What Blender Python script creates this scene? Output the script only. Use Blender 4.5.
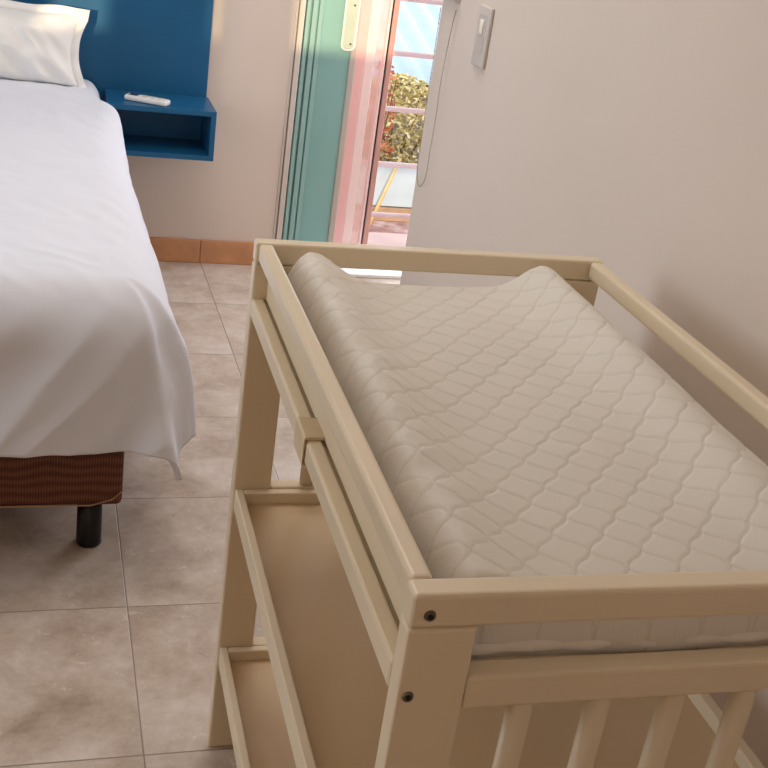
import bpy, bmesh, math, random
import numpy as np
from mathutils import Vector, Matrix, noise
random.seed(7)
S = bpy.context.scene
COL = S.collection
for o in list(bpy.data.objects):
    bpy.data.objects.remove(o)

# ------------------------------------------------------------------ camera
cam_d = bpy.data.cameras.new('camera')
cam = bpy.data.objects.new('camera', cam_d)
COL.objects.link(cam)
cam_d.sensor_width = 36.0
cam_d.lens = 1154.087 / 768 * 36.0
cam_d.clip_start = 0.02
cam_d.clip_end = 200
R = ((0.9560490781376358, 0.29293775014504636, -0.012555267107276996),
     (-0.2593404258970107, 0.8648246416341636, 0.42990799331705565),
     (0.13679438470834193, -0.40775705237591997, 0.9027854022689819))
M4 = Matrix(((R[0][0], R[0][2], -R[0][1], -0.26804),
             (R[1][0], R[1][2], -R[1][1], -0.65096),
             (R[2][0], R[2][2], -R[2][1], 1.33873),
             (0, 0, 0, 1)))
cam.matrix_world = M4
S.camera = cam

# ------------------------------------------------------------------ world, sun, room light, exposure
w = bpy.data.worlds.new('sky')
S.world = w
w.use_nodes = True
bg = w.node_tree.nodes['Background']
bg.inputs[0].default_value = (0.86, 0.93, 1.0, 1)
bg.inputs[1].default_value = 2.2

sun_d = bpy.data.lights.new('sun', 'SUN')
sun_d.energy = 3.4
sun_d.color = (1.0, 0.78, 0.45)
sun_d.angle = math.radians(0.6)
SUN_DIR = Vector((0.25, 0.95, -0.12)).normalized()
sun = bpy.data.objects.new('sun', sun_d)
sun.rotation_euler = SUN_DIR.to_track_quat('-Z', 'Y').to_euler()
sun.location = (-3, -6, 4)
COL.objects.link(sun)

lamp_d = bpy.data.lights.new('ceiling_fill_light', 'AREA')  # overhead fill added to brighten the room, out of view
lamp_d.shape = 'DISK'
lamp_d.size = 0.92
lamp_d.energy = 12
lamp_d.color = (1.0, 0.95, 0.90)
lamp = bpy.data.objects.new('ceiling_fill_light', lamp_d)
lamp.location = (0.12, 1.75, 2.42)
COL.objects.link(lamp)

win_d = bpy.data.lights.new('window_fill_light', 'AREA')      # area light added as daylight fill at an unseen left window
win_d.shape = 'RECTANGLE'
win_d.size = 1.88
win_d.size_y = 1.2
win_d.energy = 16
win_d.color = (0.78, 0.89, 1.0)
win = bpy.data.objects.new('window_fill_light', win_d)
win.location = (-2.58, 1.45, 1.5)
win.rotation_euler = (0, math.radians(-90), 0)
COL.objects.link(win)

wfill_d = bpy.data.lights.new('warm_fill_light', 'POINT')      # added warm fill behind the camera, no lamp stands there
wfill_d.energy = 8.2
wfill_d.color = (1.0, 0.74, 0.44)
wfill_d.shadow_soft_size = 0.25
wfill = bpy.data.objects.new('warm_fill_light', wfill_d)
wfill.location = (-1.4, -1.5, 2.0)
COL.objects.link(wfill)

dd = bpy.data.lights.new('door_daylight', 'AREA')           # daylight entering by the open half of the balcony door
dd.shape = 'RECTANGLE'
dd.size = 0.6
dd.size_y = 1.7
dd.energy = 18
dd.color = (0.82, 0.88, 1.0)
ddo = bpy.data.objects.new('door_daylight', dd)
ddo.location = (1.38, 3.10, 1.15)
ddo.rotation_euler = Vector((-1.15, -1.25, -0.35)).to_track_quat('-Z', 'Z').to_euler()
COL.objects.link(ddo)

S.view_settings.view_transform = 'Standard'
S.view_settings.look = 'None'
S.view_settings.gamma = 1
S.view_settings.use_curve_mapping = False
S.view_settings.exposure = 0.0

# ------------------------------------------------------------------ helpers
def srgb(r, g, b):
    f = lambda c: (c/255/12.92) if c/255 <= 0.04045 else ((c/255+0.055)/1.055)**2.4
    return (f(r), f(g), f(b), 1)

class NT:
    def __init__(s, name):
        s.m = bpy.data.materials.new(name)
        s.m.use_nodes = True
        s.t = s.m.node_tree
        s.b = s.t.nodes['Principled BSDF']
    def n(s, kind, **kw):
        x = s.t.nodes.new(kind)
        for k, v in kw.items():
            if k.startswith('i_'):
                x.inputs[k[2:].replace('_', ' ')].default_value = v
            else:
                setattr(x, k, v)
        return x
    def l(s, a, b):
        s.t.links.new(a, b)

def mat(name, col, rough=0.5, var=0.06, scale=12, bump=0.0, bscale=80, spec=0.4, metal=0.0, stretch=(1, 1, 1)):
    t = NT(name)
    tc = t.n('ShaderNodeTexCoord')
    mp = t.n('ShaderNodeMapping'); mp.inputs['Scale'].default_value = stretch
    t.l(tc.outputs['Object'], mp.inputs['Vector'])
    nz = t.n('ShaderNodeTexNoise', i_Scale=scale, i_Detail=4.0)
    t.l(mp.outputs[0], nz.inputs['Vector'])
    rp = t.n('ShaderNodeValToRGB')
    c = Vector(col[:3])
    rp.color_ramp.elements[0].position = 0.3
    rp.color_ramp.elements[1].position = 0.7
    rp.color_ramp.elements[0].color = (*(c*(1-var)), 1)
    rp.color_ramp.elements[1].color = (*[min(1, q) for q in c*(1+var)], 1)
    t.l(nz.outputs['Fac'], rp.inputs[0])
    t.l(rp.outputs[0], t.b.inputs['Base Color'])
    t.b.inputs['Roughness'].default_value = rough
    t.b.inputs['Specular IOR Level'].default_value = spec
    t.b.inputs['Metallic'].default_value = metal
    if bump:
        n2 = t.n('ShaderNodeTexNoise', i_Scale=bscale, i_Detail=3.0)
        t.l(mp.outputs[0], n2.inputs['Vector'])
        bp = t.n('ShaderNodeBump', i_Strength=bump, i_Distance=0.002)
        t.l(n2.outputs['Fac'], bp.inputs['Height'])
        t.l(bp.outputs[0], t.b.inputs['Normal'])
    return t.m

def link(name, me, m=None, parent=None, smooth=False, loc=None):
    o = bpy.data.objects.new(name, me)
    COL.objects.link(o)
    if m: me.materials.append(m)
    if smooth:
        for p in me.polygons: p.use_smooth = True
    if parent: o.parent = parent
    if loc: o.location = loc
    return o

def from_bm(name, bm, m, parent=None, smooth=False, loc=None):
    me = bpy.data.meshes.new(name)
    bmesh.ops.recalc_face_normals(bm, faces=bm.faces)
    bm.to_mesh(me); bm.free()
    return link(name, me, m, parent, smooth, loc)

def bbox(bm, x0, x1, y0, y1, z0, z1, bev=0.0, seg=2):
    r = bmesh.ops.create_cube(bm, size=1)
    vs = r['verts']
    for v in vs:
        v.co = Vector(((x0+x1)/2+v.co.x*(x1-x0), (y0+y1)/2+v.co.y*(y1-y0), (z0+z1)/2+v.co.z*(z1-z0)))
    if bev:
        es = list({e for v in vs for e in v.link_edges})
        bmesh.ops.bevel(bm, geom=es, offset=bev, segments=seg, profile=0.5, affect='EDGES')

def box(name, dims, m, parent=None, bev=0.0, seg=2, smooth=False):
    bm = bmesh.new()
    bbox(bm, *dims, bev, seg)
    return from_bm(name, bm, m, parent, smooth)

def tube_bm(bm, pts, r, n=10, cap=True):
    pts = [Vector(p) for p in pts]
    rs = r if isinstance(r, (list, tuple)) else [r]*len(pts)
    rings = []
    up = Vector((0.13, 0.31, 0.94)).normalized()
    for i, p in enumerate(pts):
        d = (pts[min(i+1, len(pts)-1)]-pts[max(i-1, 0)]).normalized()
        a = d.cross(up)
        if a.length < 0.05: a = d.cross(Vector((1, 0, 0)))
        a.normalize(); b = d.cross(a)
        rings.append([bm.verts.new(p+(a*math.cos(q)+b*math.sin(q))*rs[i]) for q in [2*math.pi*k/n for k in range(n)]])
    for i in range(len(rings)-1):
        for k in range(n):
            bm.faces.new((rings[i][k], rings[i][(k+1) % n], rings[i+1][(k+1) % n], rings[i+1][k]))
    if cap:
        bm.faces.new(rings[0][::-1]); bm.faces.new(rings[-1])

def tube(name, pts, r, m, parent=None, n=10):
    bm = bmesh.new()
    tube_bm(bm, pts, r, n)
    return from_bm(name, bm, m, parent, True)

def grid_mesh(name, P, m, parent=None, closed=False):
    """P: array rows x cols x 3 -> smooth quad grid"""
    a, b = P.shape[:2]
    me = bpy.data.meshes.new(name)
    idx = np.arange(a*b).reshape(a, b)
    q = np.stack([idx[:-1, :-1], idx[1:, :-1], idx[1:, 1:], idx[:-1, 1:]], -1).reshape(-1, 4)
    me.from_pydata(P.reshape(-1, 3).tolist(), [], q.tolist())
    me.update()
    return link(name, me, m, parent, True)

def thing(name, label, cat, loc=(0, 0, 0), rz=0.0, group=None):
    o = bpy.data.objects.new(name, None)
    o.empty_display_size = 0.05
    COL.objects.link(o)
    o.location = loc
    o.rotation_euler = (0, 0, rz)
    tag(o, label, cat, group)
    return o

def tag(o, label, cat, group=None):
    o['label'] = label; o['category'] = cat
    if group: o['group'] = group
    return o

def structure(o, label=None):
    o['kind'] = 'structure'
    if label: o['label'] = label
    return o

nz3 = lambda x, y, z=0.0: noise.noise(Vector((x, y, z)))

# ------------------------------------------------------------------ materials
M_wall = mat('wall_paint', srgb(228, 214, 202), 0.55, 0.015, 3, 0.15, 60)
M_room = mat('warm_wall_paint', srgb(196, 170, 140), 0.7, 0.03, 3)
M_ceil = mat('ceiling_paint', srgb(226, 218, 208), 0.8, 0.02, 3)
M_cream = mat('cream_lacquer', srgb(230, 213, 184), 0.32, 0.03, 6, 0.06, 30)
M_shelf = mat('cream_shelf_board', srgb(216, 188, 150), 0.4, 0.05, 5)
M_duvet = mat('white_cotton', srgb(230, 232, 241), 0.85, 0.01, 8, 0.12, 350)
M_pillow = mat('white_pillowcase', srgb(244, 243, 240), 0.8, 0.01, 8, 0.1, 350)
M_pad = mat('quilted_ivory_cotton', srgb(230, 223, 212), 0.8, 0.015, 9, 0.2, 500)
M_blue = mat('blue_lacquer', srgb(24, 92, 134), 0.35, 0.04, 4)
M_plastic = mat('white_plastic', srgb(232, 230, 226), 0.35, 0.01, 10)
M_dark = mat('black_plastic', srgb(14, 14, 16), 0.35, 0.05, 10)
M_screen = mat('grey_screen', srgb(60, 66, 64), 0.2, 0.05, 10)
M_screw = mat('steel_screw', srgb(120, 112, 100), 0.35, 0.1, 60, metal=0.8)
M_strap = mat('tan_strap', srgb(216, 194, 160), 0.5, 0.05, 40)
M_matt = mat('mattress_fabric', srgb(225, 220, 214), 0.9, 0.03, 20)
M_rail = mat('pinkish_white_paint', srgb(222, 200, 204), 0.5, 0.04, 10)

def floor_mat():
    t = NT('travertine_tiles')
    tc = t.n('ShaderNodeTexCoord')
    mp = t.n('ShaderNodeMapping')
    mp.inputs['Location'].default_value = (0.0875, 0.006, 0)   # grid lines at x=-0.0875, y=-0.006 (+0.397)
    t.l(tc.outputs['Object'], mp.inputs['Vector'])
    sep = t.n('ShaderNodeSeparateXYZ'); t.l(mp.outputs[0], sep.inputs[0])
    def edge(out, size):
        d = t.n('ShaderNodeMath', operation='DIVIDE'); d.inputs[1].default_value = size; t.l(out, d.inputs[0])
        fr = t.n('ShaderNodeMath', operation='FRACT'); t.l(d.outputs[0], fr.inputs[0])
        s = t.n('ShaderNodeMath', operation='SUBTRACT'); s.inputs[1].default_value = 0.5; t.l(fr.outputs[0], s.inputs[0])
        a = t.n('ShaderNodeMath', operation='ABSOLUTE'); t.l(s.outputs[0], a.inputs[0])
        fl = t.n('ShaderNodeMath', operation='FLOOR'); t.l(d.outputs[0], fl.inputs[0])
        return a.outputs[0], fl.outputs[0]
    ax, fx = edge(sep.outputs['X'], 0.378)
    ay, fy = edge(sep.outputs['Y'], 0.3965)
    mx = t.n('ShaderNodeMath', operation='MAXIMUM'); t.l(ax, mx.inputs[0]); t.l(ay, mx.inputs[1])
    gr = t.n('ShaderNodeMapRange'); gr.inputs['From Min'].default_value = 0.4948; gr.inputs['From Max'].default_value = 0.4985
    t.l(mx.outputs[0], gr.inputs['Value'])
    cb = t.n('ShaderNodeCombineXYZ'); t.l(fx, cb.inputs[0]); t.l(fy, cb.inputs[1])
    wn = t.n('ShaderNodeTexWhiteNoise'); t.l(cb.outputs[0], wn.inputs['Vector'])
    # per-tile offset of the stone pattern
    vs = t.n('ShaderNodeVectorMath', operation='SCALE'); vs.inputs['Scale'].default_value = 7.0; t.l(wn.outputs['Color'], vs.inputs[0])
    va = t.n('ShaderNodeVectorMath', operation='ADD'); t.l(tc.outputs['Object'], va.inputs[0]); t.l(vs.outputs[0], va.inputs[1])
    n1 = t.n('ShaderNodeTexNoise', i_Scale=6.5, i_Detail=8.0, i_Roughness=0.72, i_Distortion=0.15); t.l(va.outputs[0], n1.inputs['Vector'])
    r1 = t.n('ShaderNodeValToRGB'); e = r1.color_ramp.elements
    e[0].position = 0.30; e[0].color = srgb(164, 142, 124)
    e[1].position = 0.70; e[1].color = srgb(222, 208, 198)
    k = e.new(0.5); k.color = srgb(198, 180, 164)
    t.l(n1.outputs['Fac'], r1.inputs[0])
    # pale veins and pits
    n2 = t.n('ShaderNodeTexNoise', i_Scale=30.0, i_Detail=6.0, i_Roughness=0.72, i_Distortion=0.5); t.l(va.outputs[0], n2.inputs['Vector'])
    r2 = t.n('ShaderNodeValToRGB'); e = r2.color_ramp.elements
    e[0].position = 0.60; e[0].color = (0, 0, 0, 1); e[1].position = 0.76; e[1].color = (1, 1, 1, 1)
    t.l(n2.outputs['Fac'], r2.inputs[0])
    m1 = t.n('ShaderNodeMix', data_type='RGBA'); m1.inputs['B'].default_value = srgb(234, 222, 210)
    sc = t.n('ShaderNodeMath', operation='MULTIPLY'); sc.inputs[1].default_value = 0.8; t.l(r2.outputs[0], sc.inputs[0])
    t.l(sc.outputs[0], m1.inputs['Factor']); t.l(r1.outputs[0], m1.inputs['A'])
    r3 = t.n('ShaderNodeValToRGB'); e = r3.color_ramp.elements
    e[0].position = 0.24; e[0].color = (1, 1, 1, 1); e[1].position = 0.36; e[1].color = (0, 0, 0, 1)
    t.l(n2.outputs['Fac'], r3.inputs[0])
    m2 = t.n('ShaderNodeMix', data_type='RGBA'); m2.inputs['B'].default_value = srgb(134, 108, 84)
    s3 = t.n('ShaderNodeMath', operation='MULTIPLY'); s3.inputs[1].default_value = 0.6; t.l(r3.outputs[0], s3.inputs[0])
    t.l(s3.outputs[0], m2.inputs['Factor']); t.l(m1.outputs['Result'], m2.inputs['A'])
    m3 = t.n('ShaderNodeMix', data_type='RGBA'); m3.inputs['B'].default_value = srgb(140, 122, 106)
    t.l(gr.outputs[0], m3.inputs['Factor']); t.l(m2.outputs['Result'], m3.inputs['A'])
    t.l(m3.outputs['Result'], t.b.inputs['Base Color'])
    rr = t.n('ShaderNodeMapRange'); rr.inputs['To Min'].default_value = 0.30; rr.inputs['To Max'].default_value = 0.5
    t.l(n1.outputs['Fac'], rr.inputs['Value']); t.l(rr.outputs[0], t.b.inputs['Roughness'])
    bp = t.n('ShaderNodeBump', i_Strength=0.35, i_Distance=0.002)
    hs = t.n('ShaderNodeMath', operation='SUBTRACT'); t.l(n2.outputs['Fac'], hs.inputs[0]); t.l(gr.outputs[0], hs.inputs[1])
    t.l(hs.outputs[0], bp.inputs['Height']); t.l(bp.outputs[0], t.b.inputs['Normal'])
    return t.m
M_floor = floor_mat()

def terracotta():
    return mat('terracotta_baseboard', srgb(206, 150, 108), 0.45, 0.14, 14, 0.1, 40)
M_terra = terracotta()

def glass_mat():
    t = NT('dusty_pink_glass')
    out = t.t.nodes['Material Output']
    tr = t.n('ShaderNodeBsdfTransparent'); tr.inputs[0].default_value = (0.97, 0.9, 0.9, 1)
    mx = t.n('ShaderNodeMixShader'); mx.inputs[0].default_value = 0.45
    t.b.inputs['Base Color'].default_value = srgb(246, 220, 212)
    t.b.inputs['Roughness'].default_value = 0.25
    t.l(tr.outputs[0], mx.inputs[1]); t.l(t.b.outputs[0], mx.inputs[2])
    t.l(mx.outputs[0], out.inputs['Surface'])
    return t.m
M_glass = glass_mat()
M_green = mat('sea_green_lacquer', srgb(140, 184, 180), 0.35, 0.03, 5, stretch=(1, 1, 0.2))
M_greend = mat('sea_green_frame', srgb(150, 188, 184), 0.35, 0.03, 5)
M_salmon = mat('salmon_paint', srgb(246, 190, 186), 0.4, 0.02, 5)
M_lpink = mat('pale_pink_paint', srgb(250, 220, 216), 0.4, 0.02, 5)
M_bpink = mat('brownish_pink_paint', srgb(204, 152, 142), 0.4, 0.03, 5)
M_jamb = mat('white_jamb_paint', srgb(216, 206, 196), 0.4, 0.02, 5)
M_sill = mat('white_sill', srgb(248, 246, 244), 0.3, 0.01, 5)

# ------------------------------------------------------------------ room shell
YB = 3.16          # back wall face
XW = 0.62          # near right wall face
YE = 1.968         # its end
ZC = 2.5
structure(box('floor', (-2.6, 2.2, -2.2, YB+0.04, -0.12, 0), M_floor))
structure(box('ceiling', (-2.8, 2.4, -2.4, YB+0.2, ZC, ZC+0.1), M_ceil))
# back wall with the balcony doorway
DX0, DX1, DH = 0.557, 1.72, 2.1
bm = bmesh.new()
bbox(bm, -2.8, DX0-0.022, YB, YB+0.2, 0, ZC)
bbox(bm, DX1, 2.4, YB, YB+0.2, 0, ZC)
bbox(bm, DX0-0.022, DX1, YB, YB+0.2, DH, ZC)
structure(from_bm('wall_back', bm, M_wall))
structure(box('wall_right', (XW, 1.5, -2.2, YE, 0, ZC), M_wall, bev=0.003))
structure(box('wall_recess', (2.2, 2.4, YE-1.0, YB, 0, ZC), M_wall))
# left wall with an unseen window opening put in for sky fill
bm = bmesh.new()
bbox(bm, -2.8, -2.6, -2.2, 0.5, 0, ZC)
bbox(bm, -2.8, -2.6, 2.4, YB, 0, ZC)
bbox(bm, -2.8, -2.6, 0.5, 2.4, 0, 0.9)
bbox(bm, -2.8, -2.6, 0.5, 2.4, 2.1, ZC)
structure(from_bm('wall_left', bm, M_room))
# wall behind the camera with slots shaped to throw sun patches on the back wall
k = SUN_DIR.x/SUN_DIR.y
kz = -SUN_DIR.z/SUN_DIR.y
YF = -2.2
def back_to_front(x): return x-(YB-YF)*k
zsill = 0.752+(YB-YF)*kz
slots = [(-0.215, -0.05), (0.266, 0.285), (0.537, 0.90)]
bm = bmesh.new()
xs = -2.8
for a, b in slots:
    a, b = back_to_front(a), back_to_front(b)
    bbox(bm, xs, a, YF-0.02, YF, 0, ZC)
    bbox(bm, a, b, YF-0.02, YF, 0, zsill)
    bbox(bm, a, b, YF-0.02, YF, 2.3, ZC)
    xs = b
bbox(bm, xs, 2.4, YF-0.02, YF, 0, ZC)
structure(from_bm('wall_front', bm, M_room))
# terracotta baseboard strips
bm = bmesh.new()
for i, (a, b) in enumerate([(-2.6, -0.47), (-0.468, -0.09), (-0.088, 0.285), (0.287, DX0-0.03)]):
    bbox(bm, a, b, YB-0.01, YB, 0, 0.083, 0.002, 1)
structure(from_bm('baseboard_back', bm, M_terra))
bm = bmesh.new()
for i in range(10):
    bbox(bm, XW-0.01, XW, -2.1+i*0.4, -2.1+i*0.4+0.398, 0, 0.083, 0.002, 1)
structure(from_bm('baseboard_right', bm, M_terra))
# ------------------------------------------------------------------ balcony door
door = structure(thing('door_1', 'sea green sliding balcony door pushed open beside pink glazed leaf', 'door', (DX0, YB, 0)))
del door['category']
def dbox(name, x0, x1, y0, y1, z0, z1, m, bev=0.0, par=None):
    return box(name, (x0-DX0, x1-DX0, y0-YB, y1-YB, z0, z1), m, par or door, bev)
CX, CY = -0.26804, -0.65096
def deep(x, y):           # x on the wall face seen along the same sight line at depth y
    return CX+(x-CX)*(y-CY)/(3.17-CY)
bm = bmesh.new()
for a, b, y0 in [(0.535, 0.543, -0.006), (0.543, 0.5465, 0.004), (0.5465, 0.564, -0.012)]:
    bbox(bm, a-DX0, b-DX0, y0, 0.19, 0, DH, 0.0012, 1)
from_bm('jamb', bm, M_jamb, door)
bm = bmesh.new()
for a, b, y0 in [(0.564, 0.574, 0.035), (0.574, 0.586, 0.008), (0.586, 0.594, 0.026), (0.594, 0.610, 0.010), (0.610, 0.618, 0.03), (0.618, 0.632, 0.02)]:
    bbox(bm, a-DX0, b-DX0, y0, 0.12, 0.02, DH, 0.002, 2)
from_bm('track_post', bm, M_greend, door)
leaf = dbox('sliding_leaf', 0.6325, deep(0.735, 3.22), 3.22, 3.255, 0.02, DH, M_green, 0.003)
dbox('leaf_stile', deep(0.7355, 3.215), deep(0.757, 3.215), 3.213, 3.258, 0.02, DH, mat('grey_green_edge', srgb(190, 178, 168), 0.4), 0.004)
# recessed pull handle: rounded outline plate with two screws
bm = bmesh.new()
hx0, hx1, hz0, hz1 = 0.712, 0.756, 0.755, 0.99
pts = []
for cx_, cz_, a0 in [(hx1-0.016, hz1-0.016, 0), (hx0+0.016, hz1-0.016, 90), (hx0+0.016, hz0+0.016, 180), (hx1-0.016, hz0+0.016, 270)]:
    for q in range(0, 91, 15):
        a = math.radians(a0+q)
        pts.append((cx_+0.016*math.cos(a)-DX0, 0.05, cz_+0.016*math.sin(a)))
pts.append(pts[0])
tube_bm(bm, pts, 0.0035, 8, False)
hd = from_bm('pull_handle', bm, M_plastic, door, True)
dbox('handle_plate', hx0, hx1, 3.209, 3.214, hz0+0.004, hz1-0.004, mat('handle_plate_plastic', srgb(190, 200, 186), 0.4), 0.002, door)
for zz in (hz0+0.02, hz1-0.02, 0.90):
    bm = bmesh.new()
    bmesh.ops.create_cone(bm, cap_ends=True, segments=12, radius1=0.004, radius2=0.003, depth=0.004, matrix=Matrix.Translation((0.742-DX0, 0.047, zz)) @ Matrix.Rotation(math.pi/2, 4, 'X'))
    from_bm('screw', bm, M_screw, door)
# outer leaf: salmon stile, pale pink bead, glass, dark gasket and brownish pink closing stile
Y2 = 3.285
dbox('hinge_stile', deep(0.757, Y2)-0.02, deep(0.788, Y2), Y2, Y2+0.045, 0.02, DH, M_salmon, 0.003)
dbox('glazing_bead', deep(0.788, Y2), deep(0.822, Y2), Y2+0.002, Y2+0.04, 0.02, DH, M_lpink, 0.003)
dbox('glass_pane', deep(0.822, Y2), deep(0.853, Y2)+0.003, Y2+0.016, Y2+0.022, 0.02, DH, M_glass)
dbox('bead_strip', deep(0.852, Y2), deep(0.859, Y2), Y2, Y2+0.03, 0.02, DH, M_lpink, 0.001)
dbox('gasket', deep(0.859, Y2), deep(0.865, Y2), Y2+0.004, Y2+0.03, 0.02, DH, M_dark)
dbox('closing_stile', deep(0.865, Y2), deep(0.884, Y2), Y2-0.002, Y2+0.04, 0.02, DH, M_bpink, 0.003)
structure(box('trim_1', (0.557, DX1, YB-0.09, YB+0.2, 0.0, 0.012), M_sill, bev=0.002), 'white door threshold')

# ------------------------------------------------------------------ balcony and outdoors
structure(box('balcony_slab', (-0.5, 2.6, YB+0.2, 3.80, -0.2, -0.06), mat('pink_concrete', srgb(216, 186, 180), 0.8, 0.08, 8)))
rl = thing('balcony_railing', 'pinkish white balcony railing of horizontal bars outside the door', 'railing', (0.9, 3.7, -0.06))
for z in (0.047, 0.255, 0.475, 0.688, 0.890):
    tube('bar', [(-1.2, 0, z+0.06), (1.5, 0, z+0.06)], 0.0105, M_rail, rl, 10)
for x in (-1.2, 1.5):
    box('post', (x-0.02, x+0.02, -0.02, 0.02, 0.0, 1.0), M_rail, rl, 0.003)

def rubble():
    t = NT('pink_rubble')
    tc = t.n('ShaderNodeTexCoord')
    v = t.n('ShaderNodeTexVoronoi', i_Scale=3.2, i_Randomness=1.0); t.l(tc.outputs['Object'], v.inputs['Vector'])
    r = t.n('ShaderNodeValToRGB'); e = r.color_ramp.elements
    e[0].color = srgb(205, 178, 174); e[1].color = srgb(150, 112, 104)
    e[0].position = 0.2; e[1].position = 0.75
    t.l(v.outputs['Distance'], r.inputs[0])
    n = t.n('ShaderNodeTexNoise', i_Scale=7.0, i_Detail=5.0); t.l(tc.outputs['Object'], n.inputs['Vector'])
    m = t.n('ShaderNodeMix', data_type='RGBA', blend_type='MULTIPLY'); m.inputs['Factor'].default_value = 0.8
    r2 = t.n('ShaderNodeValToRGB'); r2.color_ramp.elements[0].position = 0.35; r2.color_ramp.elements[1].position = 0.62
    r2.color_ramp.elements[0].color = srgb(196, 150, 140)
    r2.color_ramp.elements[1].color = (1, 1, 1, 1)
    t.l(n.outputs['Fac'], r2.inputs[0]); t.l(r.outputs[0], m.inputs['A']); t.l(r2.outputs[0], m.inputs['B'])
    t.l(m.outputs['Result'], t.b.inputs['Base Color'])
    t.b.inputs['Roughness'].default_value = 0.9
    return t.m
ZG = -2.6
structure(box('ground', (-20, 40, 3.9, 60, ZG-0.3, ZG), rubble()), 'pink rubble ground below the balcony')

# shed with corrugated roof
shed = thing('shed', 'low shed with pale blue corrugated roof beyond the shrubs', 'shed', (5, 14.6, ZG))
M_roof = mat('pale_blue_sheet', srgb(186, 200, 208), 0.5, 0.03, 2)
nx, ny = 420, 6
P = np.zeros((ny, nx, 3))
pitch = math.radians(15)
for j in range(ny):
    d = -0.25+j/(ny-1)*7
    for i in range(nx):
        x = -4.5+9.0*i/(nx-1)
        P[j, i] = (x, d*math.cos(pitch), (-1.26-ZG)+d*math.sin(pitch)+0.07*math.sin(x*2*math.pi/0.34))
ro = grid_mesh('corrugated_roof', P, M_roof, shed)
sm = ro.modifiers.new('thick', 'SOLIDIFY'); sm.thickness = 0.01
box('shed_wall', (-4.3, 4.3, 0.0, 6.3, 0, 1.24), mat('grey_block_wall', srgb(150, 140, 130), 0.9, 0.15, 5), shed)

# white sheet panel leaning, and a bamboo pole
pn = thing('panel', 'white sheet panel standing low in front of the shrubs', 'panel', (3.85, 12.4, ZG))
M_sheet = mat('white_sheet', srgb(160, 172, 184), 0.6, 0.06, 5)
box('sheet', (-0.42, 1.9, -0.02, 0.02, 0.18, 0.72), M_sheet, pn, 0.006)
box('bottom_beam', (-0.6, 1.9, -0.05, 0.05, 0.0, 0.17), mat('dry_timber', srgb(150, 122, 98), 0.8, 0.15, 9), pn, 0.01)
box('upright', (-0.52, -0.44, -0.04, 0.04, 0.0, 0.78), mat('dark_timber', srgb(120, 96, 84), 0.8, 0.15, 9), pn, 0.01)
pl = tag(tube('pole', [(3.56, 12.1, ZG), (3.90, 12.3, -1.80)], 0.022, mat('bamboo', srgb(190, 160, 110), 0.6, 0.1, 9), None, 8),
         'pale bamboo pole leaning across the white sheet panel', 'pole')

def leaf_mat(name, a, b):
    t = NT(name)
    g = t.n('ShaderNodeNewGeometry')
    r = t.n('ShaderNodeValToRGB'); e = r.color_ramp.elements
    e[0].color = a; e[1].color = b
    t.l(g.outputs['Random Per Island'], r.inputs[0]); t.l(r.outputs[0], t.b.inputs['Base Color'])
    t.b.inputs['Roughness'].default_value = 0.6
    return t.m
M_stem = mat('twig_bark', srgb(130, 96, 70), 0.9, 0.1, 20)

def shrub(loc, w_, h_, n, m, label, size=0.09, d_=0.45, name='shrub'):
    t = thing(name, label, 'shrub', loc)
    vs, fs = [], []
    for _ in range(n):
        a = random.uniform(0, 2*math.pi); rr = math.sqrt(random.random())
        z = h_*(0.06+0.94*random.random())
        f = math.sin(math.pi*min(1, 0.18+0.82*z/h_))**0.5
        c = Vector((math.cos(a)*rr*w_*f, math.sin(a)*rr*d_*f, z))
        u = Vector((random.gauss(0, 1), random.gauss(0, 1), random.gauss(0, .6))).normalized()
        v = u.cross(Vector((random.gauss(0, 1), random.gauss(0, 1), random.gauss(0, 1)))).normalized()
        s = size*random.uniform(.6, 1.3)
        b = len(vs)
        nn = u.cross(v)*s*0.18
        vs += [c-u*s, c-u*s*.2+v*s*.38+nn, c+u*s, c-u*s*.2-v*s*.38+nn]
        fs += [(b, b+1, b+2), (b, b+2, b+3)]
    me = bpy.data.meshes.new('foliage'); me.from_pydata(vs, [], fs)
    link('foliage', me, m, t)
    bm = bmesh.new()
    for i in range(7):
        a = i*0.9; q = 0.6*random.random()+.2
        top = Vector((math.cos(a)*w_*q, math.sin(a)*d_*q, h_*0.85))
        tube_bm(bm, [(0.04*math.cos(a), 0.04*math.sin(a), 0), top*0.5+Vector((0, 0, .08)), top], [0.018, 0.012, 0.005], 6)
    from_bm('stem', bm, M_stem, t)
    return t
GS = 'shrubs below the balcony'
shrub((4.15, 13.5, ZG), 0.98, 1.56, 4200, leaf_mat('yellow_leaves', srgb(170, 150, 70), srgb(250, 232, 180)), 'yellow green shrub in the middle of the gap behind the white sheet panel', 0.046)
shrub((3.70, 12.78, ZG), 0.22, 1.86, 260, leaf_mat('orange_leaves', srgb(170, 84, 54), srgb(226, 140, 96)), 'orange leaved shrub at the left of the gap, beside the door stile', 0.06, 0.22)
shrub((6.1, 13.6, ZG), 0.7, 1.6, 600, leaf_mat('olive_leaves', srgb(110, 116, 60), srgb(220, 190, 110)), 'olive green shrub at the right, next to the end of the wall', 0.085)
shrub((2.3, 13.4, ZG), 0.7, 1.5, 500, leaf_mat('dry_leaves', srgb(170, 130, 80), srgb(240, 200, 140)), 'dry tan shrub partly behind the pink door leaf', 0.085)

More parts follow.
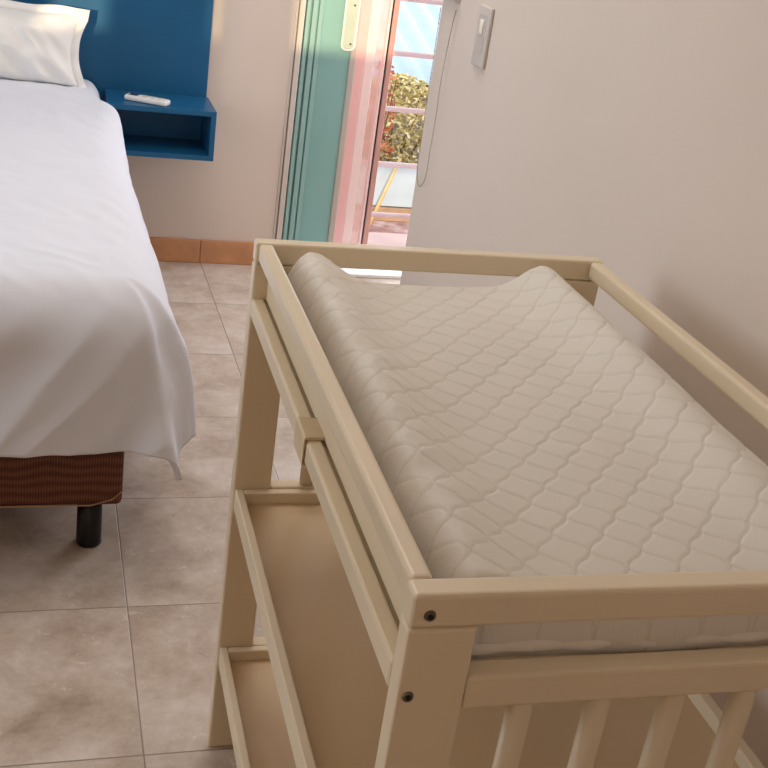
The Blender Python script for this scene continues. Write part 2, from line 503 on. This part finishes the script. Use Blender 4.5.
# ------------------------------------------------------------------ headboard and nightstand
hb = tag(box('headboard', (-1.75, 0.266, 3.13, YB-0.0008, 0.44, 1.45), M_blue, bev=0.003), 'wide dark blue headboard panel fixed to the wall behind the bed', 'headboard')
ns = thing('nightstand', 'blue open floating nightstand box under the headboard, right of the bed', 'nightstand', (0.13, 3.02, 0.42))
nx0, nx1, ny0, ny1 = -0.186, 0.141, -0.105, 0.109
box('top_panel', (nx0, nx1, ny0, ny1, 0.139, 0.155), M_blue, ns, 0.0015)
box('bottom_panel', (nx0, nx1, ny0, ny1, 0.0, 0.016), M_blue, ns, 0.0015)
box('side_panel', (nx1-0.016, nx1, ny0, ny1, 0.0162, 0.1388), M_blue, ns, 0.0015)
box('side_panel', (nx0, nx0+0.016, ny0, ny1, 0.0162, 0.1388), M_blue, ns, 0.0015)
box('back_panel', (nx0+0.0162, nx1-0.0162, ny1-0.012, ny1, 0.0162, 0.1388), M_blue, ns)
rm = thing('remote_control', 'white remote control with small dark screen lying on the blue nightstand', 'remote control', (0.064, 2.972, 0.5752), math.radians(-26))
bm = bmesh.new(); bbox(bm, -0.068, 0.068, -0.021, 0.021, 0.0, 0.017, 0.006, 3)
from_bm('body', bm, M_plastic, rm, True)
box('screen', (-0.058, -0.030, -0.013, 0.013, 0.0165, 0.0178), M_screen, rm, 0.0005)
for i in range(3):
    for j in range(2):
        box('button', (-0.012+i*0.024, 0.002+i*0.024, -0.013+j*0.016, -0.003+j*0.016, 0.0165, 0.0183), M_jamb, rm, 0.0006)

# ------------------------------------------------------------------ bed
def brown_fabric():
    t = NT('brown_woven_fabric')
    tc = t.n('ShaderNodeTexCoord')
    wv = t.n('ShaderNodeTexWave', i_Scale=14.0, i_Distortion=6.0, i_Detail=1.0, i_Detail_Scale=0.6); wv.bands_direction = 'Z'
    t.l(tc.outputs['Object'], wv.inputs['Vector'])
    w2 = t.n('ShaderNodeTexWave', i_Scale=60.0); w2.bands_direction = 'X'
    t.l(tc.outputs['Object'], w2.inputs['Vector'])
    mm = t.n('ShaderNodeMath', operation='MULTIPLY'); t.l(wv.outputs['Fac'], mm.inputs[0]); t.l(w2.outputs['Fac'], mm.inputs[1])
    r = t.n('ShaderNodeValToRGB'); e = r.color_ramp.elements
    e[0].color = srgb(92, 50, 34); e[1].color = srgb(142, 88, 62)
    t.l(mm.outputs[0], r.inputs[0]); t.l(r.outputs[0], t.b.inputs['Base Color'])
    bp = t.n('ShaderNodeBump', i_Strength=0.4, i_Distance=0.002); t.l(mm.outputs[0], bp.inputs['Height']); t.l(bp.outputs[0], t.b.inputs['Normal'])
    t.b.inputs['Roughness'].default_value = 0.8
    return t.m
M_brown = brown_fabric()
BX0, BX1, BY0, BY1 = -1.50, -0.090, 1.372, 3.12
bed = thing('bed', 'double bed base in brown woven fabric on black legs under the white duvet', 'bed', (-0.8, 2.25, 0))
def bd(x0, x1, y0, y1, z0, z1): return (x0+0.8, x1+0.8, y0-2.25, y1-2.25, z0, z1)
bm = bmesh.new(); bbox(bm, *bd(BX0, BX1, BY0, BY1, 0.108, 0.32), 0.012, 3)
base = from_bm('base', bm, M_brown, bed, True)
bm = bmesh.new()
tube_bm(bm, [(BX0+0.8, BY0-2.252, 0.112), (BX1+0.8-0.06, BY0-2.252, 0.112), (BX1+0.8-0.02, BY0-2.252, 0.125), (BX1+0.8+0.001, BY0-2.248, 0.143)], 0.0016, 6)
from_bm('piping', bm, mat('pale_thread', srgb(190, 150, 120), 0.8), base, True)
for lx, ly in [(-0.150, 1.412), (-1.44, 1.412), (-0.150, 3.05), (-1.44, 3.05)]:
    tube('leg', [(lx+0.8, ly-2.25, 0), (lx+0.8, ly-2.25, 0.004), (lx+0.8, ly-2.25, 0.012), (lx+0.8, ly-2.25, 0.1075)], [0.024, 0.0265, 0.0255, 0.0245], M_dark, bed, 20)
bm = bmesh.new(); bbox(bm, BX0, BX1-0.005, BY0+0.01, BY1, 0.3205, 0.52, 0.04, 4)
tag(from_bm('mattress', bm, M_matt, None, True), 'pale mattress on the brown bed base, hidden under the duvet', 'mattress')

# duvet: draped shell over bed
def drape(d, r, flare):
    """d overhang arc length -> (horizontal, drop)"""
    amax = math.radians(84)
    if d <= 0: return 0.0, 0.0
    if d < r*amax:
        a = d/r
        return r*math.sin(a), r*(1-math.cos(a))
    h, g = r*math.sin(amax), r*(1-math.cos(amax))
    e = d-r*amax
    return h+e*math.sin(flare), g+e*math.cos(flare)
XE0, YE2 = -0.118, 1.415
XE = XE0
ZT0 = 0.572
us = np.concatenate([np.linspace(-1.42+XE, XE-0.2, 60)[:-1], np.linspace(XE-0.2, XE+0.375, 90)])
vs_ = np.concatenate([np.linspace(3.10, YE2+0.2, 110)[:-1], np.linspace(YE2+0.2, YE2-0.36, 100)])
P = np.zeros((len(vs_), len(us), 3))
for j, v in enumerate(vs_):
    hs_ = max(0.0, min(1.0, (v-1.7)/1.0)); hs_ = hs_*hs_*(3-2*hs_)
    ZT = ZT0+0.026*hs_
    hd_ = max(0.0, min(1.0, (v-2.35)/0.4)); hd_ = hd_*hd_*(3-2*hd_)
    md_ = max(0.0, min(1.0, (v-1.8)/0.6))
    tuck = max(0.0, min(1.0, (v-2.80)/0.09))      # pushed in behind the nightstand's front edge
    RV = 0.105-0.048*hd_
    XE = XE0+(0.105-RV)-0.013*md_
    for i, u in enumerate(us):
        u = u+(XE-XE0)*max(0.0, min(1.0, (u-XE0+0.3)/0.3))
        du, dv = max(0, u-XE), max(0, YE2-v)
        # length of the drop varies a little along hems
        footn = max(0, min(1, (2.4-v)/1.0))
        fl = 0.02+0.14*footn**2
        head = max(0.0, min(1.0, (v-2.55)/0.3))
        if du > 0 and dv > 0:      # the corner falls as a rounded cone, a little longer than the hems
            th = math.atan2(dv, du)
            d = (du**4.5+dv**4.5)**(1/4.5)
            c2 = math.cos(th)**2
            h, g = drape(d, RV*c2+0.11*(1-c2), fl*c2+0.05*(1-c2)+0.10*math.sin(2*th)**2)
            hx, hy = h*math.cos(th), h*math.sin(th)
            gx, gy = g*c2, g*(1-c2)
            hx *= 1+0.12*math.sin(2*th)**2*math.sin(th*6+1)
            hy *= 1+0.10*math.sin(2*th)**2*math.sin(th*6+2)
        else:
            hx, gx = drape(du, RV, fl)
            hy, gy = drape(dv, 0.11, 0.05)
            g = max(gx, gy)
        x = (u if du == 0 else XE+hx); y = (v if dv == 0 else YE2-hy)
        z = ZT-g
        # puff and wrinkles
        topf = max(0.0, 1-g/0.1)
        z += topf*(0.010*nz3(u*3.2, v*2.6, 1)+0.006*nz3(u*9+v*3, v*5, 5)+0.003*(1-abs(nz3(u*14+v*9, v*10-u*3, 8))*2))
        z += topf*0.012*max(0, 1-abs(u-XE+0.3)/0.6)
        side = min(1, gx/0.12); foot = min(1, gy/0.12)
        fold = 0.014*(nz3(v*5.5+1.7*gx, gx*1.6, 11))+0.006*nz3(v*15, gx*4, 3)
        x += side*fold*(0.4+gx/0.3)*(1-0.9*head)
        x -= 0.045*tuck*max(0.0, min(1.0, (u-XE+0.22)/0.27))
        x += side*0.023*footn*math.sin(math.pi*min(1, gx/0.36))
        # diagonal folds running from the top towards the corner on the foot face
        f2 = 0.021*nz3(u*4.5+gy*3.0, gy*1.8-u*1.0, 21)+0.010*(1-2*abs(nz3(u*9+gy*10, gy*3, 31)))
        y -= foot*f2*(0.35+gy/0.3)
        hem = 1-0.05*nz3(u*4, v*4, 41)
        if g > 0.2: z = ZT-0.2-(ZT-0.2-z)*hem
        P[j, i] = (x, y, max(z, 0.02))
dv = grid_mesh('duvet', P, M_duvet)
sm = dv.modifiers.new('thick', 'SOLIDIFY'); sm.thickness = 0.012; sm.offset = -1
tag(dv, 'crumpled white duvet draped over the bed and hanging at its foot', 'duvet')

# pillow
na, nb = 90, 50
def pillow_pts():
    W_, H_, T_ = 0.76, 0.20, 0.14
    rows = []
    for sgn in (1, -1):
        for j in range(nb):
            row = []
            v = -1+2*j/(nb-1)
            if sgn < 0: v = -v
            for i in range(na):
                u = -1+2*i/(na-1)
                t = max(0, (1-abs(u)**3.5))**0.6*max(0, (1-abs(v)**3.0))**0.55
                x = W_/2*u*(1-0.075*(1-v*v))
                z = H_/2*v*(1-0.05*(1-u*u))
                y = -sgn*T_/2*t
                wr = t*(0.014*nz3(x*9, z*9, 2)+0.034*(1-2*abs(nz3(x*12+z*15, z*5-x*5, 6)))+0.007*nz3(x*30, z*24, 9))
                row.append((x, y-sgn*wr*0.9, z+0.012*nz3(x*7, 3, z*3)*abs(v)))
            rows.append(row)
    return np.array(rows)
pl_t = thing('pillow', 'plump white pillow leaning on the blue headboard at the bed head', 'pillow', (-0.516, 2.985, 0.714))
pc = grid_mesh('pillowcase', pillow_pts(), M_pillow, pl_t)
# flange border along the top and right edge
fr = []
for side in range(41):
    q = side/40
    fr.append(q)
bm = bmesh.new()
loop = [(u, 1.0) for u in np.linspace(-1, 1, 40)]+[(1.0, v) for v in np.linspace(0.98, -1, 24)]
prev = None
for (u, v) in loop:
    x = 0.38*u*(1-0.075*(1-v*v)); z = 0.100*v*(1-0.05*(1-u*u))+0.012*nz3(x*7, 3, 0.100*v*3)*abs(v)
    ox = 0.022*(1 if u > 0.98 else 0); oz = 0.022*(1 if v > 0.97 else 0)
    wv = 0.006*math.sin(u*17+v*9)
    a = [bm.verts.new((x-0.004*(ox > 0), -0.004, z-0.004)), bm.verts.new((x+ox, -0.004+wv, z+oz)), bm.verts.new((x+ox, 0.004+wv, z+oz)), bm.verts.new((x-0.004*(ox > 0), 0.004, z-0.004))]
    if prev:
        for kk in range(4): bm.faces.new((prev[kk], prev[(kk+1) % 4], a[(kk+1) % 4], a[kk]))
    prev = a
from_bm('flange', bm, M_pillow, pl_t, True)
pl_t.rotation_euler = (math.radians(-14), math.radians(1.5), math.radians(1))

# ------------------------------------------------------------------ changing table
W, L, H = 0.512, 0.816, 0.862
TY = -0.0198
tb = thing('changing_table', 'cream wooden baby changing table with raised rails, spindles and two shelves', 'changing table', (0, 0, 0), TY)
TH = 0.024
SK = lambda y: 0.008-0.014*y/L      # shears the table's right side to fit its image coordinates
def skew(o):
    for v in o.data.vertices:
        if v.co.x > W*0.6: v.co.x += SK(v.co.y)
    return o
for y0 in (0.0, L-TH):
    skew(box('end_board', (0, W, y0, y0+TH, 0.832, H), M_cream, tb, 0.004, 3))
    for x0 in (0.0, W-0.055):
        skew(box('leg', (x0, x0+0.055, y0, y0+TH, 0.0, 0.8315), M_cream, tb, 0.003, 2))
    yc = y0+0.002 if y0 == 0 else y0
    skew(box('cross_rail', (0.0555, W-0.0555, yc, yc+0.0225, 0.752, 0.783), M_cream, tb, 0.003, 2))
    skew(box('cross_rail', (0.0555, W-0.0555, yc, yc+0.0225, 0.452, 0.490), M_cream, tb, 0.003, 2))
    skew(box('cross_rail', (0.0555, W-0.0555, yc, yc+0.0225, 0.165, 0.203), M_cream, tb, 0.003, 2))
    for xs_ in (0.110, 0.179, 0.247, 0.315, 0.385):
        tube('spindle', [(xs_, yc+0.0105, 0.4905), (xs_, yc+0.0105, 0.7515)], 0.0105, M_cream, tb, 16)
for x0 in (0.0035, W-0.0035-0.019):
    skew(box('top_rail', (x0, x0+0.019, TH+0.0003, L-TH-0.0003, 0.837, H-0.0005), M_cream, tb, 0.0045, 3))
for x0 in (0.0, W-0.017):
    skew(box('side_rail', (x0, x0+0.017, TH+0.0003, L-TH-0.0003, 0.758, 0.784), M_cream, tb, 0.003, 2))
skew(box('base_panel', (0.0173, W-0.0175, 0.0262, L-TH-0.001, 0.7660, 0.7790), M_cream, tb, 0.0015, 1))
for x0 in (0.0195,):
    box('side_panel', (x0, x0+0.007, TH+0.001, L-TH-0.001, 0.7837, 0.8365), M_cream, tb, 0.001, 1)
for x0 in (0.0205, W-0.0405):
    box('batten', (x0, x0+0.02, 0.0262, L-TH-0.001, 0.748, 0.7657), M_cream, tb, 0.0015, 1)
for zt in (0.487, 0.203):
    y0, y1 = TH+0.0005, L-TH-0.0005
    sh = box('shelf', (0.0135, W-0.0135, y0+0.0135, y1-0.0135, zt-0.030, zt-0.018), M_shelf, tb); skew(sh)
    skew(box('shelf_lip', (0.003, 0.0150, y0, y1, zt-0.034, zt), M_cream, sh, 0.002, 2))
    skew(box('shelf_lip', (W-0.015, W, y0, y1, zt-0.034, zt), M_cream, sh, 0.002, 2))
    skew(box('shelf_lip', (0.0153, W-0.0153, y0, y0+0.013, zt-0.034, zt), M_cream, sh, 0.002, 2))
    skew(box('shelf_lip', (0.0153, W-0.0153, y1-0.013, y1, zt-0.034, zt), M_cream, sh, 0.002, 2))
# screws in the near end: a washer ring and a dark socket head
for xs_, zs in [(0.0145, 0.8445), (0.0085, 0.770), (W-0.0145, 0.8445), (W-0.0085, 0.770)]:
    bm = bmesh.new()
    Rm = Matrix.Translation((xs_, -0.0006, zs)) @ Matrix.Rotation(math.pi/2, 4, 'X')
    bmesh.ops.create_cone(bm, cap_ends=True, segments=20, radius1=0.0050, radius2=0.0042, depth=0.0022, matrix=Rm)
    sc = from_bm('screw', bm, M_screw, tb)
    bm = bmesh.new()
    Rm = Matrix.Translation((xs_, -0.0019, zs)) @ Matrix.Rotation(math.pi/2, 4, 'X')
    bmesh.ops.create_cone(bm, cap_ends=True, segments=6, radius1=0.0024, radius2=0.0024, depth=0.0012, matrix=Rm)
    from_bm('socket', bm, M_dark, sc)
# strap round the left side rail
bm = bmesh.new()
prof = [(-0.0012, 0.7600), (-0.0018, 0.7850), (0.0, 0.7870), (0.020, 0.7875), (0.0200, 0.7852), (0.0008, 0.7848), (0.0002, 0.7568), (0.0212, 0.7565), (0.0212, 0.7545), (-0.0012, 0.7548)]
prof = [(-0.0028, 0.7560), (-0.0030, 0.7862), (-0.0008, 0.7884), (0.0203, 0.7880), (0.0203, 0.7846), (-0.0003, 0.7844), (-0.0003, 0.7575), (0.0203, 0.7575), (0.0203, 0.7545), (-0.0012, 0.7545)]
r0 = [bm.verts.new((x, 0.385+0.004*math.sin(x*300), z)) for x, z in prof]
r1 = [bm.verts.new((x, 0.432+0.003*math.sin(x*200), z)) for x, z in prof]
n = len(prof)
for i in range(n): bm.faces.new((r0[i], r0[(i+1) % n], r1[(i+1) % n], r1[i]))
bm.faces.new(r0[::-1]); bm.faces.new(r1)
st = tag(from_bm('strap', bm, M_strap, tb), 'tan strap', 'x'); del st['category']

# quilted changing pad
px0, px1, py0, py1 = 0.036, 0.462, 0.0275, 0.780
zb = 0.7795
nu, nv = 250, 380
def cross(x, y):
    # height of the top over the base board
    c = 0.0465
    f = min(1, max(0, (y-py0)/(py1-py0)))
    l = (0.014+0.024*f)*math.exp(-((x-0.070)/0.046)**2)
    r = (0.018+0.020*f)*math.exp(-((x-0.396)/(0.046-0.006*f))**2)
    return c+l+r
xs_ = np.linspace(px0, px1, nu); ys_ = np.linspace(py0, py1, nv)
P = np.zeros((nv+2, nu+2, 3))
GROOVE = np.zeros((nv+2, nu+2))
QP = 0.047
for j in range(nv+2):
    y = ys_[min(max(j-1, 0), nv-1)]
    for i in range(nu+2):
        x = xs_[min(max(i-1, 0), nu-1)]
        # wavy outline
        xx = x; yy = y
        ex = min(x-px0, px1-x); ey = min(y-py0, py1-y)
        ew = 0.030 if x < 0.2 else 0.034
        rx = min(1, max(0, ex/ew)); ry = min(1, max(0, ey/0.026))
        e = math.sqrt(max(0, 1-(1-rx)**2))**0.9*math.sqrt(max(0, 1-(1-ry)**2))**0.8
        h = cross(x, y)
        endf = 1.0
        h += 0.004*nz3(x*7, y*5, 3)
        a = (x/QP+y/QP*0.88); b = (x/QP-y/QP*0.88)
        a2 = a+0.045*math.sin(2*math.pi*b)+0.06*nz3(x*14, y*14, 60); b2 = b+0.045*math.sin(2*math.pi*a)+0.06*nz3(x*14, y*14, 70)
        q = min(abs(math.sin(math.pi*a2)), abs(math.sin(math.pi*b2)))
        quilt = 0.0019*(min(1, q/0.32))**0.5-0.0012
        GROOVE[j, i] = max(0.0, 1-q/0.11)  # groove shade put into the colour, darker along the quilt lines
        # puckers on the bolsters
        pk = 0.0
        if x < 0.16:
            wgt = math.exp(-((x-0.055)/0.05)**2)
            pk = wgt*(0.005*(1-2*abs(nz3(y*15-x*9, x*9, 14)))+0.0025*nz3(y*34, x*22, 17))
        z = zb+max(0.0, (h+quilt*1.0+pk)*e)
        xx += (0.006*nz3(y*7, 1.5, 0)+0.003*nz3(y*22, 4, 0))*(1-rx)
        yy += 0.006*nz3(x*9, 7.7, 0)*(1-ry)
        xx += 0.018*(1-(y-py0)/(py1-py0))*(x-px0)/(px1-px0)  # pad widened toward the near end to fit its image coordinates
        if i in (0, nu+1) or j in (0, nv+1): z = zb
        P[j, i] = (xx, yy, z)
pad_t = thing('changing_pad', 'ivory quilted changing pad with raised long sides on the changing table', 'changing pad', (0, 0, 0), TY)
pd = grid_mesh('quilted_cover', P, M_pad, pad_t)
at_ = pd.data.attributes.new('groove_shade', 'FLOAT', 'POINT')
at_.data.foreach_set('value', GROOVE.reshape(-1).astype(np.float32))
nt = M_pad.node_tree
an = nt.nodes.new('ShaderNodeAttribute'); an.attribute_name = 'groove_shade'
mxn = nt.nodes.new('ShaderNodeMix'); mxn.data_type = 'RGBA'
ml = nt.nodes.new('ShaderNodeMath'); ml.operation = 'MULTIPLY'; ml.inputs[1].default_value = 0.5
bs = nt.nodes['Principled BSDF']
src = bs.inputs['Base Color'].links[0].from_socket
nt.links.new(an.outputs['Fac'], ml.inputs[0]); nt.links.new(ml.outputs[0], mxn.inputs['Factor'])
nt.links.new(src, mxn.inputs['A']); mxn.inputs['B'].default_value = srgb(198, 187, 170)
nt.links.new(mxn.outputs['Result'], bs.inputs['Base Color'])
sm = pd.modifiers.new('thick', 'SOLIDIFY'); sm.thickness = 0.0004
# front skirt of the pad seen under the end board: a rolled hem band
bm = bmesh.new()
pts = [(0.035+0.405*i/40, 0.033+0.0015*math.sin(i*1.3), 0.7875+0.0008*math.sin(i*0.9)) for i in range(41)]
tube_bm(bm, pts, 0.006, 10)
from_bm('hem', bm, M_pad, pad_t, True)

# ------------------------------------------------------------------ switch and blind chain on the right wall
sw = thing('light_switch', 'white rocker light switch plate on the right wall above changing table', 'light switch', (XW, 1.6665, 1.042))
bm = bmesh.new(); bbox(bm, -0.008, 0.0, -0.036, 0.036, -0.061, 0.061, 0.003, 3)
from_bm('plate', bm, mat('switch_plate_plastic', srgb(214, 206, 198), 0.4, 0.01), sw, True)
bm = bmesh.new(); bbox(bm, -0.012, -0.007, -0.009, 0.011, 0.004, 0.034, 0.002, 2)
from_bm('rocker', bm, mat('ivory_plastic', srgb(250, 244, 230), 0.3, 0.01), sw, True)
bm = bmesh.new(); bbox(bm, -0.0088, -0.0078, -0.020, 0.022, -0.034, 0.044, 0.0004, 1)
from_bm('insert_frame', bm, mat('switch_insert', srgb(206, 197, 188), 0.4, 0.01), sw)
ch = thing('blind_chain', 'pale beaded blind chain looped on the wall corner by the door', 'blind chain', (XW-0.010, 1.90, 1.06))
M_chain = mat('pale_plastic_bead', srgb(176, 162, 152), 0.4, 0.02)
CP = [(1.943, 1.059), (1.94, 0.898), (1.94, 0.758), (1.936, 0.686), (1.918, 0.662), (1.9, 0.657), (1.869, 0.685), (1.865, 0.753), (1.861, 0.835), (1.864, 0.914), (1.849, 1.026), (1.837, 1.07)]
def yz(t):
    # Catmull-Rom through loop points read from image pixels
    q = t*(len(CP)-1); i = min(int(q), len(CP)-2); f = q-i
    p0, p1, p2, p3 = CP[max(i-1, 0)], CP[i], CP[i+1], CP[min(i+2, len(CP)-1)]
    c = lambda a, b, c_, d: 0.5*(2*b+(c_-a)*f+(2*a-5*b+4*c_-d)*f*f+(3*b-a-3*c_+d)*f**3)
    return c(p0[0], p1[0], p2[0], p3[0])-1.90, c(p0[1], p1[1], p2[1], p3[1])-1.06
bm = bmesh.new()
pts = [(0, *yz(i/160)) for i in range(161)]
tube_bm(bm, pts, 0.0007, 5)
for i in range(0, 161, 1):
    bmesh.ops.create_icosphere(bm, subdivisions=1, radius=0.0016, matrix=Matrix.Translation(pts[i]))
from_bm('beads', bm, M_chain, ch, True)
bk = box('bracket', (-0.006, 0.0098, -0.055, 0.055, 0.024, 0.036), mat('clear_bracket', srgb(214, 204, 196), 0.3, 0.01), ch, 0.002)
tube('pin', [(-0.010, -0.038, 0.03), (0.004, -0.038, 0.03)], 0.003, M_screw, ch, 8)

# added fitting for the ceiling fill light (out of frame, over the bed side)
cl = thing('added_ceiling_lamp', 'round white lamp body added unseen above the floor between bed and changing table', 'ceiling lamp', (0.12, 1.75, ZC))
bm = bmesh.new()
bmesh.ops.create_cone(bm, cap_ends=True, segments=40, radius1=0.46, radius2=0.46, depth=0.04, matrix=Matrix.Translation((0, 0, -0.0205)))
from_bm('lamp_body', bm, M_plastic, cl)
